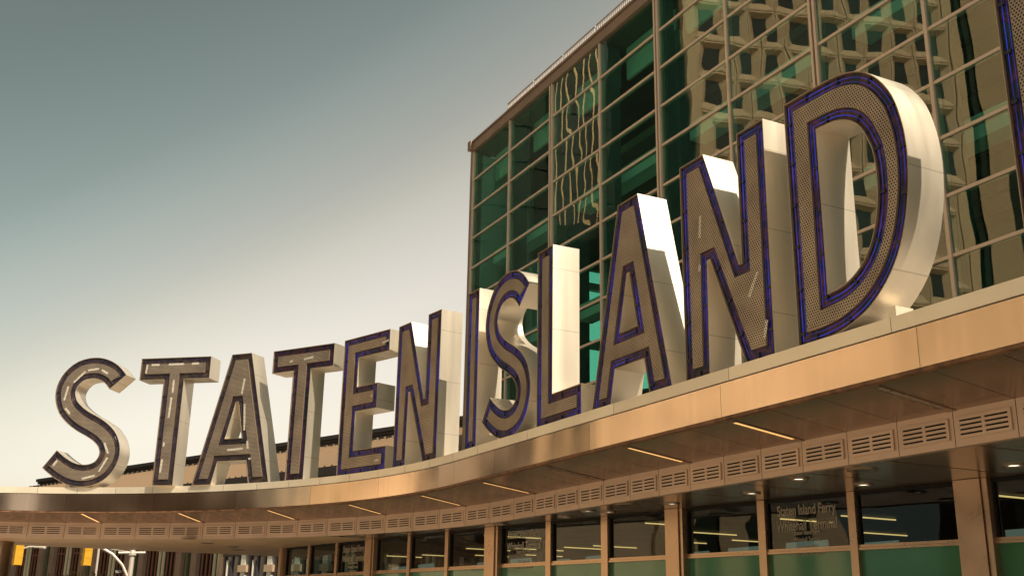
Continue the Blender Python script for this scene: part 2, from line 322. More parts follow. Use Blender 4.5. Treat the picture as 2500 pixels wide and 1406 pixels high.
def strip(q1, q0, prof, gap=.006, mi=0):
    """swept sheet between q0 (left) and q1 (right) along profile [(offset, z)...]; all in sign units, local to canopy"""
    b = MB()
    lo, hi = q0, q1
    if lo >= 0 or hi > .5: lo += gap/TZ; hi -= gap/TZ
    else: lo += gap/TZ/R0; hi -= gap/TZ/R0
    n = 1 if lo >= 0 else max(2, int((hi-lo)/.025))
    cols = []
    for i in range(n+1):
        q = lo+(hi-lo)*i/n
        cols.append([U(*(cpt(q, o)[:2]), z)-CL for o, z in prof])
    m_ = len(prof); vs = [v for c in cols for v in c]; fs = []
    for i in range(n):
        for j in range(m_-1): fs.append((i*m_+j, (i+1)*m_+j, (i+1)*m_+j+1, i*m_+j+1))
    b.add(vs, fs, mi); return b
def loop_prof(p): return p+[p[0]]
ZC, ZF, ZVT, ZVB, OV = .9457, .808, .750, .620, .42
# dark core behind the cladding, one continuous body
b = MB()
core = [(.010, .990), (.010, ZF+.006), (OV+.012, ZVT+.008), (OV+.012, ZVB+.006), (OV+.10, ZVB+.006), (OV+.10, .990)]
qs = [8.5]+[q for q in MODS if q < 8.5 and q >= 0]+[-.035*i for i in range(1, 41)]
vs = []; fs = []; m_ = len(core)
for q in qs: vs += [U(*(cpt(q, o)[:2]), z)-CL for o, z in core]
for i in range(len(qs)-1):
    for j in range(m_):
        j2 = (j+1) % m_; fs.append((i*m_+j, i*m_+j2, (i+1)*m_+j2, (i+1)*m_+j))
b.add(vs, fs); put('canopy_core', b.mesh('canopy_core', M['dark']), canopy)
# roof deck behind the letters
b = MB(); vs = []; fs = []
for q in qs: vs += [U(*(cpt(q, o)[:2]), z)-CL for o, z in ((.02, .993), (1.43, .993))]
for i in range(len(qs)-1): fs.append((2*i, 2*i+1, 2*i+3, 2*i+2))
b.add(vs, fs); put('roof_deck', b.mesh('roof_deck', M['roofdeck']), canopy)
# coping
cj = [8.5, 1.82-S0, .952-S0, .084-S0, (-.784)-S0, (-1.652)-S0, (-2.52)-S0, (-3.385)-S0, (-4.25)-S0, (-5.12)-S0, (-5.75)-S0, 0.0]+[-.082*i for i in range(1, 17)]
for a_, b_ in zip(cj[:-1], cj[1:]):
    mb = strip(a_, b_, [(.035, .9990), (-.006, .9985), (-.006, ZC+.002), (.008, ZC+.002)], .005)
    put('coping_panel', mb.mesh('coping_panel', M['coping']), canopy)
# fascia
fj = [8.5, 1.78-S0, .73-S0, (-.32)-S0, (-1.37)-S0, (-2.42)-S0, (-3.45)-S0, (-4.48)-S0, (-5.53)-S0, -.055, -.245, -.435, -.625, -.815, -1.005, -1.195, -1.4]
for a_, b_ in zip(fj[:-1], fj[1:]):
    if a_ > 0 > b_:
        mb = strip(a_, 0.0001, [(.0, ZC-.002), (.0, ZF)], .004); m2 = strip(0, b_, [(.0, ZC-.002), (.0, ZF)], .0)
        mb.add(m2.v, m2.f)
    else: mb = strip(a_, b_, [(.0, ZC-.002), (.0, ZF)], .004)
    o_ = put('fascia_panel', mb.mesh('fascia_panel', M['fascia'], True), canopy)
    mb = strip(a_, max(b_, 0.0001) if a_ > 0 else b_, [(.003, ZF), (.003, ZF-.012), (.024, ZF-.014), (.024, ZF-.004)], .004)
    if a_ > 0 > b_:
        m2 = strip(0, b_, [(.003, ZF), (.003, ZF-.012), (.024, ZF-.014), (.024, ZF-.004)], .0); mb.add(m2.v, m2.f)
    put('drip_edge', mb.mesh('drip_edge', M['rust']), canopy)
# soffit panels, vent band panels, louvres, slot lamps
def louvre_mesh(w, h):
    b = MB(); d = .02; cw = w*.415; rows = 4; sh = h*.088
    x0s = [-w*.445, w*.030]
    zs = [h*(.19+.205*r) for r in range(rows)]
    # plate cut into strips round the slots
    xs = [-w/2, x0s[0], x0s[0]+cw, x0s[1], x0s[1]+cw, w/2]
    edges = [0]
    for z in zs: edges += [z-sh/2, z+sh/2]
    edges += [h]
    for i in range(len(edges)-1):
        z0, z1 = edges[i], edges[i+1]
        if i % 2 == 0: b.box(-w/2, w/2, -d, 0, z0, z1)
        else:
            for a_, c_ in ((xs[0], xs[1]), (xs[2], xs[3]), (xs[4], xs[5])): b.box(a_, c_, -d, 0, z0, z1)
    b.add([(-w*.46, -.004, h*.1), (w*.46, -.004, h*.1), (w*.46, -.004, h*.9), (-w*.46, -.004, h*.9)], [(0, 1, 2, 3)], 1)
    for sx_ in (-.485, 0, .485):
        for sz_ in (.05, .95): b.box(sx_*w-.007, sx_*w+.007, -d-.004, -d, sz_*h-.007, sz_*h+.007, 0)
    return b.mesh('louvre', [M['louvre'], M['dark']])
LM_S = louvre_mesh(PITCH*TZ*.86, (ZVT-ZVB)*TZ*.60); LM_A = louvre_mesh(APITCH*(R0+OV)*TZ*.86, (ZVT-ZVB)*TZ*.60)
for i in range(len(MODS)-1):
    a_, b_ = MODS[i], MODS[i+1]
    prof = [(.026, ZF-.006), (OV, ZVT)]
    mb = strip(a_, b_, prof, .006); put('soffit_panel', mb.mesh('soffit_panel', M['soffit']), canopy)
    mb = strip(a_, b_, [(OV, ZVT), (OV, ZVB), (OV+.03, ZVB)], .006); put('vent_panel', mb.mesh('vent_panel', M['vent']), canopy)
    qm = (a_+b_)/2; s_, p_, an = cpt(qm, OV-.002)
    if b_ < 0: p_adj = (R0+OV)*(1-math.cos(APITCH/2)); s_ += 0
    loc = U(s_, p_, ZVB+(ZVT-ZVB)*.20)-CL
    put('louvre', LM_S if b_ >= 0 else LM_A, canopy, loc, ANG+an)
def slot_lamp(q, lit):
    A = U(*cpt(q, .07)[:2], ZF-.006-(.07-.026)/(OV-.026)*(ZF-.006-ZVT)); B = U(*cpt(q, OV*.90)[:2], ZF-.006-(OV*.90-.026)/(OV-.026)*(ZF-.006-ZVT))
    d = (B-A); L = d.length; d.normalize(); side = Vector((0, 0, 1)).cross(d).normalized(); dn = side.cross(d).normalized()
    if dn.z > 0: dn = -dn
    w = .055
    b = MB(); c = lambda u, v, h: A-CL+d*u+side*v+dn*h
    def bx(u0, u1, v0, v1, h0, h1, mi): b.hexa([c(u0, v0, h0), c(u1, v0, h0), c(u1, v1, h0), c(u0, v1, h0), c(u0, v0, h1), c(u1, v0, h1), c(u1, v1, h1), c(u0, v1, h1)], mi)
    bx(0, L, -w-.03, -w, -.01, .014, 0); bx(0, L, w, w+.03, -.01, .014, 0); bx(-.08, 0, -w-.03, w+.03, -.01, .014, 0); bx(L, L+.22, -w-.03, w+.03, -.01, .012, 0)
    bx(0, L, -w, w, -.012, .005, 1)
    if not lit:
        for k in range(1, 6): bx(L*k/6-.02, L*k/6+.02, -w, w, .005, .012, 0)
    o = put('slot_lamp', b.mesh('slot_lamp', [M['soffit'], M['lamp'] if lit else M['lampoff']]), canopy)
for k in (-2, 1, 4, 7, 10, 13): slot_lamp((-2.41-PITCH*k)-S0, k not in (1, 10))
for j in (2, 5, 8, 11, 14, 17): slot_lamp(-APITCH*j, True)

# ------------------------------------------------------------------ lower ceiling (strips run into the building)
SK = .171; SC = 3.942+.171*3.047
def SC_F(s): return SC+SK*s+.05
def pvent(s):
    d = s-S0
    if d >= 0: return PC+R0+OV+.02
    r = R0+OV+.02
    if abs(d) < r*math.sin(PHI_END): return PC+math.sqrt(r*r-d*d)
    e = (abs(d)-r*math.sin(PHI_END))/math.cos(PHI_END)
    return PC+r*math.cos(PHI_END)-e*math.sin(PHI_END)
ceil = thing('entrance_ceiling', 'polished brown metal strip ceiling with round downlights under the canopy', 'ceiling', U(-5, 3.6, -.381))
EL = Vector(ceil.location)
sj = 2.2
while sj > -11.0:
    s1 = sj-.006; s0 = sj-.438+.006
    far = SC_F(s0)
    if s0 < -10.0: far = 3.4
    b = MB()
    zc = ZVB+.004
    nseg = 3 if s0 < S0 else 1
    for i in range(nseg):
        a0 = s0+(s1-s0)*i/nseg; a1 = s0+(s1-s0)*(i+1)/nseg
        P0, P1 = pvent(a0), pvent(a1)
        b.hexa([U(a0, P0, zc)-EL, U(a1, P1, zc)-EL, U(a1, far, zc)-EL, U(a0, far, zc)-EL, U(a0, P0, zc+.02)-EL, U(a1, P1, zc+.02)-EL, U(a1, far, zc+.02)-EL, U(a0, far, zc+.02)-EL])
    put('ceiling_strip', b.mesh('ceiling_strip', M['ceil'] if s0 > -8.7 else M['ceil_bounce']), ceil)
    sj -= .438
b = MB(); sv = [2.2-.35*k for k in range(38)]
for a0, a1 in zip(sv[1:], sv[:-1]):
    fa = 6.2 if a0 > -10.2 else 3.4
    b.hexa([U(*p, ZVB+.03)-EL for p in ((a0, pvent(a0)+.02), (a1, pvent(a1)+.02), (a1, fa), (a0, fa))]+[U(*p, ZVB+.04)-EL for p in ((a0, pvent(a0)+.02), (a1, pvent(a1)+.02), (a1, fa), (a0, fa))])
put('ceiling_void', b.mesh('ceiling_void', M['dark']), ceil)
def disc(r0, r1, z0, z1, n=20, mi=0, b=None):
    b = b or MB(); vs = []
    for k in range(n):
        c, s_ = math.cos(2*math.pi*k/n), math.sin(2*math.pi*k/n); vs += [(r0*c, r0*s_, z0), (r1*c, r1*s_, z1)]
    b.add(vs, [(2*k, 2*((k+1) % n), 2*((k+1) % n)+1, 2*k+1) for k in range(n)], mi); return b
b = disc(.19, .19, 0, -.02); disc(.19, .13, -.02, -.022, b=b); disc(.13, .11, -.022, .0, b=b); disc(.11, .0005, -.001, -.001, mi=1, b=b)
DL = b.mesh('downlight', [M['rim'], M['down']], True)
b = disc(.26, .26, 0, -.018); disc(.26, .22, -.018, -.022, b=b); disc(.22, .0005, -.020, -.020, mi=1, b=b)
SPK = b.mesh('ceiling_speaker', [M['rim'], M['soffit']], True)
for s_, p_ in ((-2.871, 3.662), (-3.638, 3.628), (-3.648, 3.261), (-4.796, 3.40), (-5.398, 3.239), (-5.366, 3.36), (-5.786, 3.31), (-4.184, 3.438), (-6.49, 3.218), (-7.553, 2.958), (-7.953, 2.767), (-8.38, 2.90)):
    put('downlight', DL, ceil, U(s_, p_, ZVB+.0035)-EL)
for s_, p_ in ((-3.287, 3.279), (-4.986, 3.237), (-9.75, 2.0), (-9.3, 1.75), (-10.1, 2.3), (-10.5, 2.45)):
    put('ceiling_speaker', SPK, ceil, U(s_, p_, ZVB+.0035)-EL)

# ------------------------------------------------------------------ storefront under the canopy
SK = .171; SC = 3.942+.171*3.047; SANG = math.atan(SK)
store = thing('glass_storefront', 'bronze framed glass entrance wall with green lower panes under the canopy', 'storefront', U(-5, SC-5*SK, -.381), ANG+SANG)
SX = Matrix.Rotation(-(ANG+SANG), 4, 'Z'); SL = Vector(store.location); CK = 1/math.cos(SANG)
def sx_(s): return (s+5)*TZ*CK           # local x on the storefront line
ZG = 0.0; ZT0, ZT1 = (.354*TZ+1.6), (.378*TZ+1.6); ZTOP = ZVB*TZ+1.6+.01
posts = [(-1.72, -1.57), (-3.34, -3.186), (-5.084, -4.951), (-6.80, -6.651), (-8.433, -8.292), (-10.0, -9.916)]
mulls = [(-2.16, -2.12), (-2.67, -2.63), (-3.898, -3.857), (-4.442, -4.395), (-5.638, -5.581), (-6.163, -6.114), (-7.312, -7.270), (-7.822, -7.782), (-8.965, -8.925), (-9.47, -9.43)]
for a_, c_ in posts:
    x0, x1 = sx_(a_), sx_(c_); b = MB(); w = x1-x0
    b.box(x0, x0+w*.16, -.20, .16, ZG, ZTOP); b.box(x0+w*.16+.012, x1-w*.16-.012, -.24, .16, ZG, ZTOP-.002); b.box(x1-w*.16, x1, -.20, .16, ZG, ZTOP)
    put('post', b.mesh('post', M['frame2']), store)
for a_, c_ in mulls:
    b = MB(); x0, x1 = sx_(a_), sx_(c_); b.box(x0, x1, -.12, .10, ZG, ZTOP); put('mullion', b.mesh('mullion', M['frame2']), store)
allv = sorted(posts+mulls)
def text_mesh(body, size, name):
    cu = bpy.data.curves.new(name, 'FONT'); cu.body = body; cu.size = size; cu.align_x = 'CENTER'; cu.extrude = .002; cu.space_line = 1.05; cu.offset = size*.012
    ob = bpy.data.objects.new(name, cu); col.objects.link(ob); bpy.context.view_layer.update()
    me = bpy.data.meshes.new_from_object(ob.evaluated_get(bpy.context.evaluated_depsgraph_get())); bpy.data.objects.remove(ob)
    me.materials.clear(); me.materials.append(M['txt']); return me
TB = text_mesh('Staten Island Ferry\nWhitehall Terminal', .30, 'lettering'); TS = text_mesh('Staten Island Ferry\nWhitehall Terminal\n4 South Street\nNew York, NY 10004', .135, 'lettering')
for i in range(len(allv)-1):
    x0, x1 = sx_(allv[i][1]), sx_(allv[i+1][0])
    b = MB(); b.box(x0, x1, -.10, .07, ZT0, (ZT0+ZT1)/2-.008); b.box(x0, x1, -.08, .07, (ZT0+ZT1)/2-.002, ZT1); put('transom', b.mesh('transom', M['frame2']), store)
    b = MB(); b.box(x0, x1, -.01, .01, ZT1, ZTOP-.06); pane = put('pane', b.mesh('pane', M['shop']), store)
    b = MB(); b.box(x0, x1, -.012, .012, ZG+.15, ZT0); put('lower_pane', b.mesh('lower_pane', M['spandrel']), store)
    for xa in (x0, x1-.045):
        b = MB(); b.box(xa, xa+.045, -.05, .05, ZT1, ZTOP-.06); put('pane_bead', b.mesh('pane_bead', M['dark']), store)
    b = MB(); b.box(x0, x1, -.06, .06, ZTOP-.06, ZTOP); put('head_rail', b.mesh('head_rail', M['dark']), store)
    if i in [k for k in range(len(allv)-1) if allv[k][1] in (-6.651, -4.395, -8.925)]:
        xm = (x0+x1)/2-.05
        for me, z_ in ((TB, ZT1+.68), (TS, ZT1+.27)):
            o = put('lettering', me, store, (xm, -.016, z_), rot=(math.pi/2, 0, 0)); o.scale = (.66, 1, 1)

# lobby behind it
lobby = thing('lobby', 'dim lobby interior with warm ceiling tube lamps behind the storefront glass', 'lobby', U(-5, 4.6, -.381))
LL = Vector(lobby.location)
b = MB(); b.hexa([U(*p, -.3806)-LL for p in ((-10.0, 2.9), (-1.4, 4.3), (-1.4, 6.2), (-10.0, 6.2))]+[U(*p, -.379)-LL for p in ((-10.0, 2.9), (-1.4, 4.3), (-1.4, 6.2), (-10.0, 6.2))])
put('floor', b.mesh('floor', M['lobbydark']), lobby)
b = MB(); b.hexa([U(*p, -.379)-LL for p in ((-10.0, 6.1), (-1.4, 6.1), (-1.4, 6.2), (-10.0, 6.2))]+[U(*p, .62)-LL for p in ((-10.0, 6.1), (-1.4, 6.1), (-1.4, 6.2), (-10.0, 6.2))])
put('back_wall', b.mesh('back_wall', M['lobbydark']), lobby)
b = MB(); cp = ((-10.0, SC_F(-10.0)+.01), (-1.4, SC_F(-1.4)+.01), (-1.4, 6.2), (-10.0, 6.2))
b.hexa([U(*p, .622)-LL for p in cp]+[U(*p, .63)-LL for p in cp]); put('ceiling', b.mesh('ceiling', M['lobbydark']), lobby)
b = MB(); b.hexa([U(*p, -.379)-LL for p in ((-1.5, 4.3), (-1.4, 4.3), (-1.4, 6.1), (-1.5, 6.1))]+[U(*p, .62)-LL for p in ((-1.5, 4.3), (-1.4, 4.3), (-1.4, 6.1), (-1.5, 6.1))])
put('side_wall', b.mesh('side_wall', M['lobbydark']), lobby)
for k in range(16):  # added glowing panes, made up for the pale bands in the storefront glass
    a0 = -9.6+.43*k
    if k % 5 == 3: continue
    P0 = SC_F(a0)+.55; b = MB(); cp = ((a0, P0), (a0+.33, P0), (a0+.33, P0+.01), (a0, P0+.01))
    b.hexa([U(*p, .33)-LL for p in cp]+[U(*p, .438+.012*(k % 3))-LL for p in cp]); put('glow_pane', b.mesh('glow_pane', M['glowpane']), lobby)
rnd = random.Random(3)
for k in range(26):
    s_ = -10.2+.37*k+rnd.uniform(-.05, .05); p_ = SC+SK*s_+.2+rnd.uniform(0, 1.7); L = rnd.uniform(.3, .5)
    b = MB(); A = U(s_, p_, .615)-LL; Bv = U(s_, p_+L, .615)-LL; w = TT*.016; h = Vector((0, 0, .03))
    b.hexa([A-w-h, A+w-h, Bv+w-h, Bv-w-h, A-w, A+w, Bv+w, Bv-w]); put('tube_lamp', b.mesh('tube_lamp', M['lamp_in']), lobby)
for k in range(6):
    s_ = -9.0+1.3*k; p_ = SC+SK*s_+1.0
    b = MB(); b.hexa([U(s_+dx, p_+dy, -.379)-LL for dx, dy in ((0, 0), (.1, 0), (.1, .1), (0, .1))]+[U(s_+dx, p_+dy, .62)-LL for dx, dy in ((0, 0), (.1, 0), (.1, .1), (0, .1))])
    put('pillar', b.mesh('pillar', M['lobbydark']), lobby)

# ------------------------------------------------------------------ glass hall above the canopy
BA, BB = 3.4, .3858*3.4
PF = 5.1416*BA; SF = -11.2826*BA; ZTOPF = 5.6333*BA+1.6
NC, NR = 16, 12
hall = thing('glass_hall', 'tall green glass hall with tan mullion grid behind the sign letters', 'building', F(SF, PF, 0), ANG)
def colx(i): return BA*i
zb = ZTOPF-NR*BB
# mullions
b = MB(); b.box(-.045, .045, -.07, .16, 0, NR*BB); MS = b.mesh('mullion', M['frame'])
b = MB(); b.box(-.115, -.035, -.08, .16, 0, NR*BB); b.box(.035, .115, -.08, .16, 0, NR*BB); b.box(-.035, .035, -.02, .1, 0, NR*BB, 1); MD = b.mesh('mullion', [M['frame'], M['cornice']])
for i in range(NC+1): put('mullion', MD if (i % 2 == 0 and i > 0) else MS, hall, (colx(i), 0, zb))
def pm(w, h, name, m_, y0, y1):
    b = MB(); b.box(0, w, y0, y1, 0, h); return b.mesh(name, m_)
cache = {}
prnd = random.Random(11)
for i in range(NC):
    x0 = colx(i)+(.115 if i % 2 == 0 and i > 0 else .045); x1 = colx(i+1)-(.115 if (i+1) % 2 == 0 else .045); w = round(x1-x0, 4)
    if w not in cache: cache[w] = (pm(w, .075, 'transom', M['frame'], -.04, .10), pm(w, BB-.075, 'pane', M['glass'], -.012, .012))
    for j in range(NR):
        put('transom', cache[w][0], hall, (x0, 0, ZTOPF-(j+1)*BB-.0375))
        put('pane', cache[w][1], hall, (x0, 0, ZTOPF-(j+1)*BB+.0375), rot=(prnd.gauss(0, .003), 0, prnd.gauss(0, .003)))
# inner fins and piers
for i in range(NC+1):
    b = MB()
    if i % 2 == 0 and i > 0: b.box(-.2, .2, .18, .5, 0, NR*BB); b.box(-.35, .35, .5, 1.35, 0, NR*BB-1.2); nm = 'pier'
    else: b.box(-.05, .05, .18, .75, 0, NR*BB); nm = 'fin'
    put(nm, b.mesh(nm, M['pier']), hall, (colx(i), 0, zb))
# horizontal box beams
for r in (3.45, 6.55, 9.6):
    z = ZTOPF-r*BB
    for i in range(0, NC, 2):
        b = MB(); b.box(.5, 2*BA-.5, .75, 1.35, -.55, 0); put('beam', b.mesh('beam', M['beam']), hall, (colx(i), 0, z))
# wide pale spandrel behind the top row
for i in range(NC):
    b = MB(); b.box(.25, BA-.25, .9, 1.0, -BB+.1, 0); put('blind_panel', b.mesh('blind_panel', M['blind']), hall, (colx(i), 0, ZTOPF-.05))
D = 15.0
W_ = colx(NC)
b = MB(); b.box(-.1, W_, .2, D, 0, .3); put('ceiling', b.mesh('ceiling', M['iceil']), hall, (0, 0, ZTOPF-.02))
b = MB(); b.box(.1, W_, .2, D, -.3, 0); put('floor', b.mesh('floor', M['ifloor']), hall, (0, 0, zb))
# sloping under-roof of plank bays with dark ribs
b = MB(); b.hexa([(4.2, 1.8, 12.6), (W_, 1.8, 12.6), (W_, 11.5, 9.3), (4.2, 11.5, 9.3), (4.2, 1.8, 12.9), (W_, 1.8, 12.9), (W_, 11.5, 9.6), (4.2, 11.5, 9.6)])
put('sloped_soffit', b.mesh('sloped_soffit', M['iceil']), hall, (0, 0, zb))
for k in range(12):
    y0 = 2.3+.78*k; z0 = 12.6-(y0-1.8)*3.3/9.7
    b = MB(); b.box(4.2, W_, y0, y0+.10, z0-.14, z0-.02); put('rib', b.mesh('rib', M['rib']), hall, (0, 0, zb))
# back wall
b = MB(); b.box(0, W_, D-.2, D, 0, NR*BB); put('back_wall', b.mesh('back_wall', M['pier']), hall, (0, 0, zb))
# left return wall: pale panels near the corner, then tall openings to the sky
for k in range(2):
    y0 = .35+k*1.15
    for j in range(5):
        z0 = 0.1+j*3.1
        b = MB(); b.box(0, .16, y0+.01, y0+1.14, z0+.012, z0+3.088); put('side_panel', b.mesh('side_panel', M['pale']), hall, (-.02, 0, zb))
for k in range(7):
    b = MB(); b.box(0, .3, 2.7+k*2.0, 2.95+k*2.0, 0, NR*BB); put('side_post', b.mesh('side_post', M['pale']), hall, (-.02, 0, zb))
for j in range(5):
    b = MB(); b.box(0, .3, 2.7, D, j*2.6, j*2.6+.3); put('side_rail', b.mesh('side_rail', M['beam']), hall, (.0, 0, zb))
b = MB(); b.box(0, .3, 2.7, D, 11.3, NR*BB); put('side_upper_wall', b.mesh('side_upper_wall', M['pier']), hall, (.01, 0, zb))
b = MB(); b.box(.10, .13, 2.7, D, 0, 11.3); put('side_glass', b.mesh('side_glass', M['backglass']), hall, (0, 0, zb))
b = MB(); b.box(0, .2, .2, D, 0, NR*BB); put('end_wall', b.mesh('end_wall', M['pier']), hall, (W_, 0, zb))
# lower storey behind the canopy deck
b = MB(); b.box(-.1, W_, .25, D, 0, zb-.35); put('base_storey', b.mesh('base_storey', M['pier']), hall, (0, 0, 0)) if zb > 6.0 else None
# cornice, corner cap, roof rail
b = MB(); b.box(-.18, W_, -.10, .5, 0, .36); b.box(-.20, W_, -.16, .5, .375, .44); put('cornice', b.mesh('cornice', M['cornice']), hall, (0, 0, ZTOPF+.02))
b = MB(); b.box(-.27, .03, -.22, .2, .06, .47); put('corner_cap', b.mesh('corner_cap', M['cornice']), hall, (0, 0, ZTOPF+.02))
b = MB(); b.box(-.20, -.05, -.09, .6, 0, ZTOPF-zb); put('corner_trim', b.mesh('corner_trim', M['cornice']), hall, (0, 0, zb))
b = MB(); b.box(0, W_, .1, D, 0, .1); put('roof', b.mesh('roof', M['roofdeck']), hall, (0, 0, ZTOPF+.44))
railm = MB(); railm.box(0, 2.2, -.02, .02, .33, .36); railm.box(0, 2.2, -.02, .02, .08, .11)
for k in range(18): railm.box(.05+k*.122, .078+k*.122, -.012, .012, .10, .34)
RM = railm.mesh('roof_rail', M['rail'])
for k in range(10): put('roof_rail', RM, hall, (3.2+k*2.28, -.06, ZTOPF+.46))

# ------------------------------------------------------------------ sign letters
def offset(poly, d):
    """move every edge of a closed polygon to its left by d (ccw: inwards)"""
    n = len(poly); outp = []
    for i in range(n):
        p0, p1, p2 = Vector(poly[i-1]), Vector(poly[i]), Vector(poly[(i+1) % n])
        a = (p1-p0).normalized(); c = (p2-p1).normalized()
        na = Vector((-a.y, a.x)); nc = Vector((-c.y, c.x)); m_ = na+nc
        if m_.length < 1e-6: outp.append(tuple(p1+na*d)); continue
        m_.normalize(); k = d/max(.28, m_.dot(na)); outp.append(tuple(p1+m_*k))
    return outp
def area(p): return sum(p[i-1][0]*p[i][1]-p[i][0]*p[i-1][1] for i in range(len(p)))/2
def catmull(pts, n=4):
    o = []
    for i in range(len(pts)-1):
        p0 = Vector(pts[max(i-1, 0)]); p1 = Vector(pts[i]); p2 = Vector(pts[i+1]); p3 = Vector(pts[min(i+2, len(pts)-1)])
        for k in range(n):
            t = k/n; o.append(.5*((2*p1)+(-p0+p2)*t+(2*p0-5*p1+4*p2-p3)*t*t+(-p0+3*p1-3*p2+p3)*t**3))
    o.append(Vector(pts[-1])); return o
SCL = [(0.242, 0.868), (0.176, 0.936), (0.095, 0.979), (0.002, 0.993), (-0.103, 0.97), (-0.179, 0.906), (-0.217, 0.826), (-0.215, 0.746), (-0.177, 0.661), (-0.107, 0.593), (-0.025, 0.539), (0.065, 0.494), (0.151, 0.441), (0.214, 0.376), (0.246, 0.294), (0.236, 0.213), (0.188, 0.141), (0.112, 0.101), (0.019, 0.091), (-0.084, 0.111), (-0.19, 0.165), (-0.279, 0.229)]
def s_shape():
    c = catmull([(x/1.089, y/1.089) for x, y in SCL], 3); h = .083; L_, R_ = [], []
    for i, p in enumerate(c):
        d = (c[min(i+1, len(c)-1)]-c[max(i-1, 0)]).normalized(); nn = Vector((-d.y, d.x)); L_.append(tuple(p+nn*h)); R_.append(tuple(p-nn*h))
    return [L_+R_[::-1]]
D_OUT = [(0, 0), (.13, .001), (.22, .012), (.30, .036), (.375, .072), (.453, .137), (.511, .214), (.552, .305), (.582, .42), (.594, .53), (.592, .62), (.580, .70), (.552, .795), (.500, .880), (.438, .940), (.372, .974), (.286, .994), (.143, 1.0), (0, 1)]
D_IN = [(.172, .168), (.248, .178), (.316, .208), (.372, .258), (.413, .330), (.440, .429), (.448, .53), (.441, .62), (.425, .67), (.394, .735), (.345, .784), (.268, .815), (.172, .822)]
def smooth(poly, i0, i1, n=3):
    seg = catmull(poly[i0:i1+1], n); return poly[:i0]+[tuple(p) for p in seg]+poly[i1+1:]
SH = {
 'T': [[(.212, 0), (.386, 0), (.386, .825), (.600, .825), (.600, 1), (0, 1), (0, .825), (.212, .825)]],
 'A': [[(0, 0), (.176, 0), (.219, .172), (.476, .172), (.515, 0), (.696, 0), (.446, 1), (.264, 1)], [(.268, .343), (.340, .622), (.358, .622), (.420, .343)][::1]],
 'E': [[(0, 0), (.54, 0), (.54, .170), (.178, .170), (.178, .448), (.415, .448), (.415, .628), (.178, .628), (.178, .842), (.525, .842), (.525, 1), (0, 1)]],
 'F': [[(0, 0), (.178, 0), (.178, .448), (.415, .448), (.415, .628), (.178, .628), (.178, .842), (.525, .842), (.525, 1), (0, 1)]],
 'N': [[(0, 0), (.168, 0), (.178, .50), (.196, .50), (.405, 0), (.578, 0), (.582, 1), (.410, 1), (.405, .425), (.388, .425), (.175, 1), (0, 1)]],
 'I': [[(0, 0), (.155, 0), (.155, 1), (0, 1)]],
 'L': [[(0, 0), (.482, 0), (.482, .163), (.176, .163), (.176, 1), (0, 1)]],
 'D': [smooth(D_OUT, 1, 17), smooth(D_IN, 0, 12)],
 'S': s_shape(),
}
GLINTS = {  # sunlight glints painted as pale dashes on the face (x0,y0,x1,y1), unit height
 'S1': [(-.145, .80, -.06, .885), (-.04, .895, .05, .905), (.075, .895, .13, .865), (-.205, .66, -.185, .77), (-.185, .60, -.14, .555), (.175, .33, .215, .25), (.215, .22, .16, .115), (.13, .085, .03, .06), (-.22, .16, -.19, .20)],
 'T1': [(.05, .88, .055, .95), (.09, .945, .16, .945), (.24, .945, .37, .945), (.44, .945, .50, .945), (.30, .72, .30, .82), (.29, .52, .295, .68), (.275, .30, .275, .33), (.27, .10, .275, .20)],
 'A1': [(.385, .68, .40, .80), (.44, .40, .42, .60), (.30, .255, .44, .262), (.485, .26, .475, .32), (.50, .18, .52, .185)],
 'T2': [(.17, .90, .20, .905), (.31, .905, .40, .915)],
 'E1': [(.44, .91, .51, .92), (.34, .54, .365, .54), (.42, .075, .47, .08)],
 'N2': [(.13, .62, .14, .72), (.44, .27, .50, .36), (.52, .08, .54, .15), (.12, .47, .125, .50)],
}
def flat(polys, y, flip=False):
    vs = []; tri = tessellate_polygon([[Vector((p[0], p[1], 0)) for p in q] for q in polys])
    for q in polys: vs += [(p[0], y, p[1]) for p in q]
    return vs, [tuple(t) for t in tri]
DEP = .167*TZ
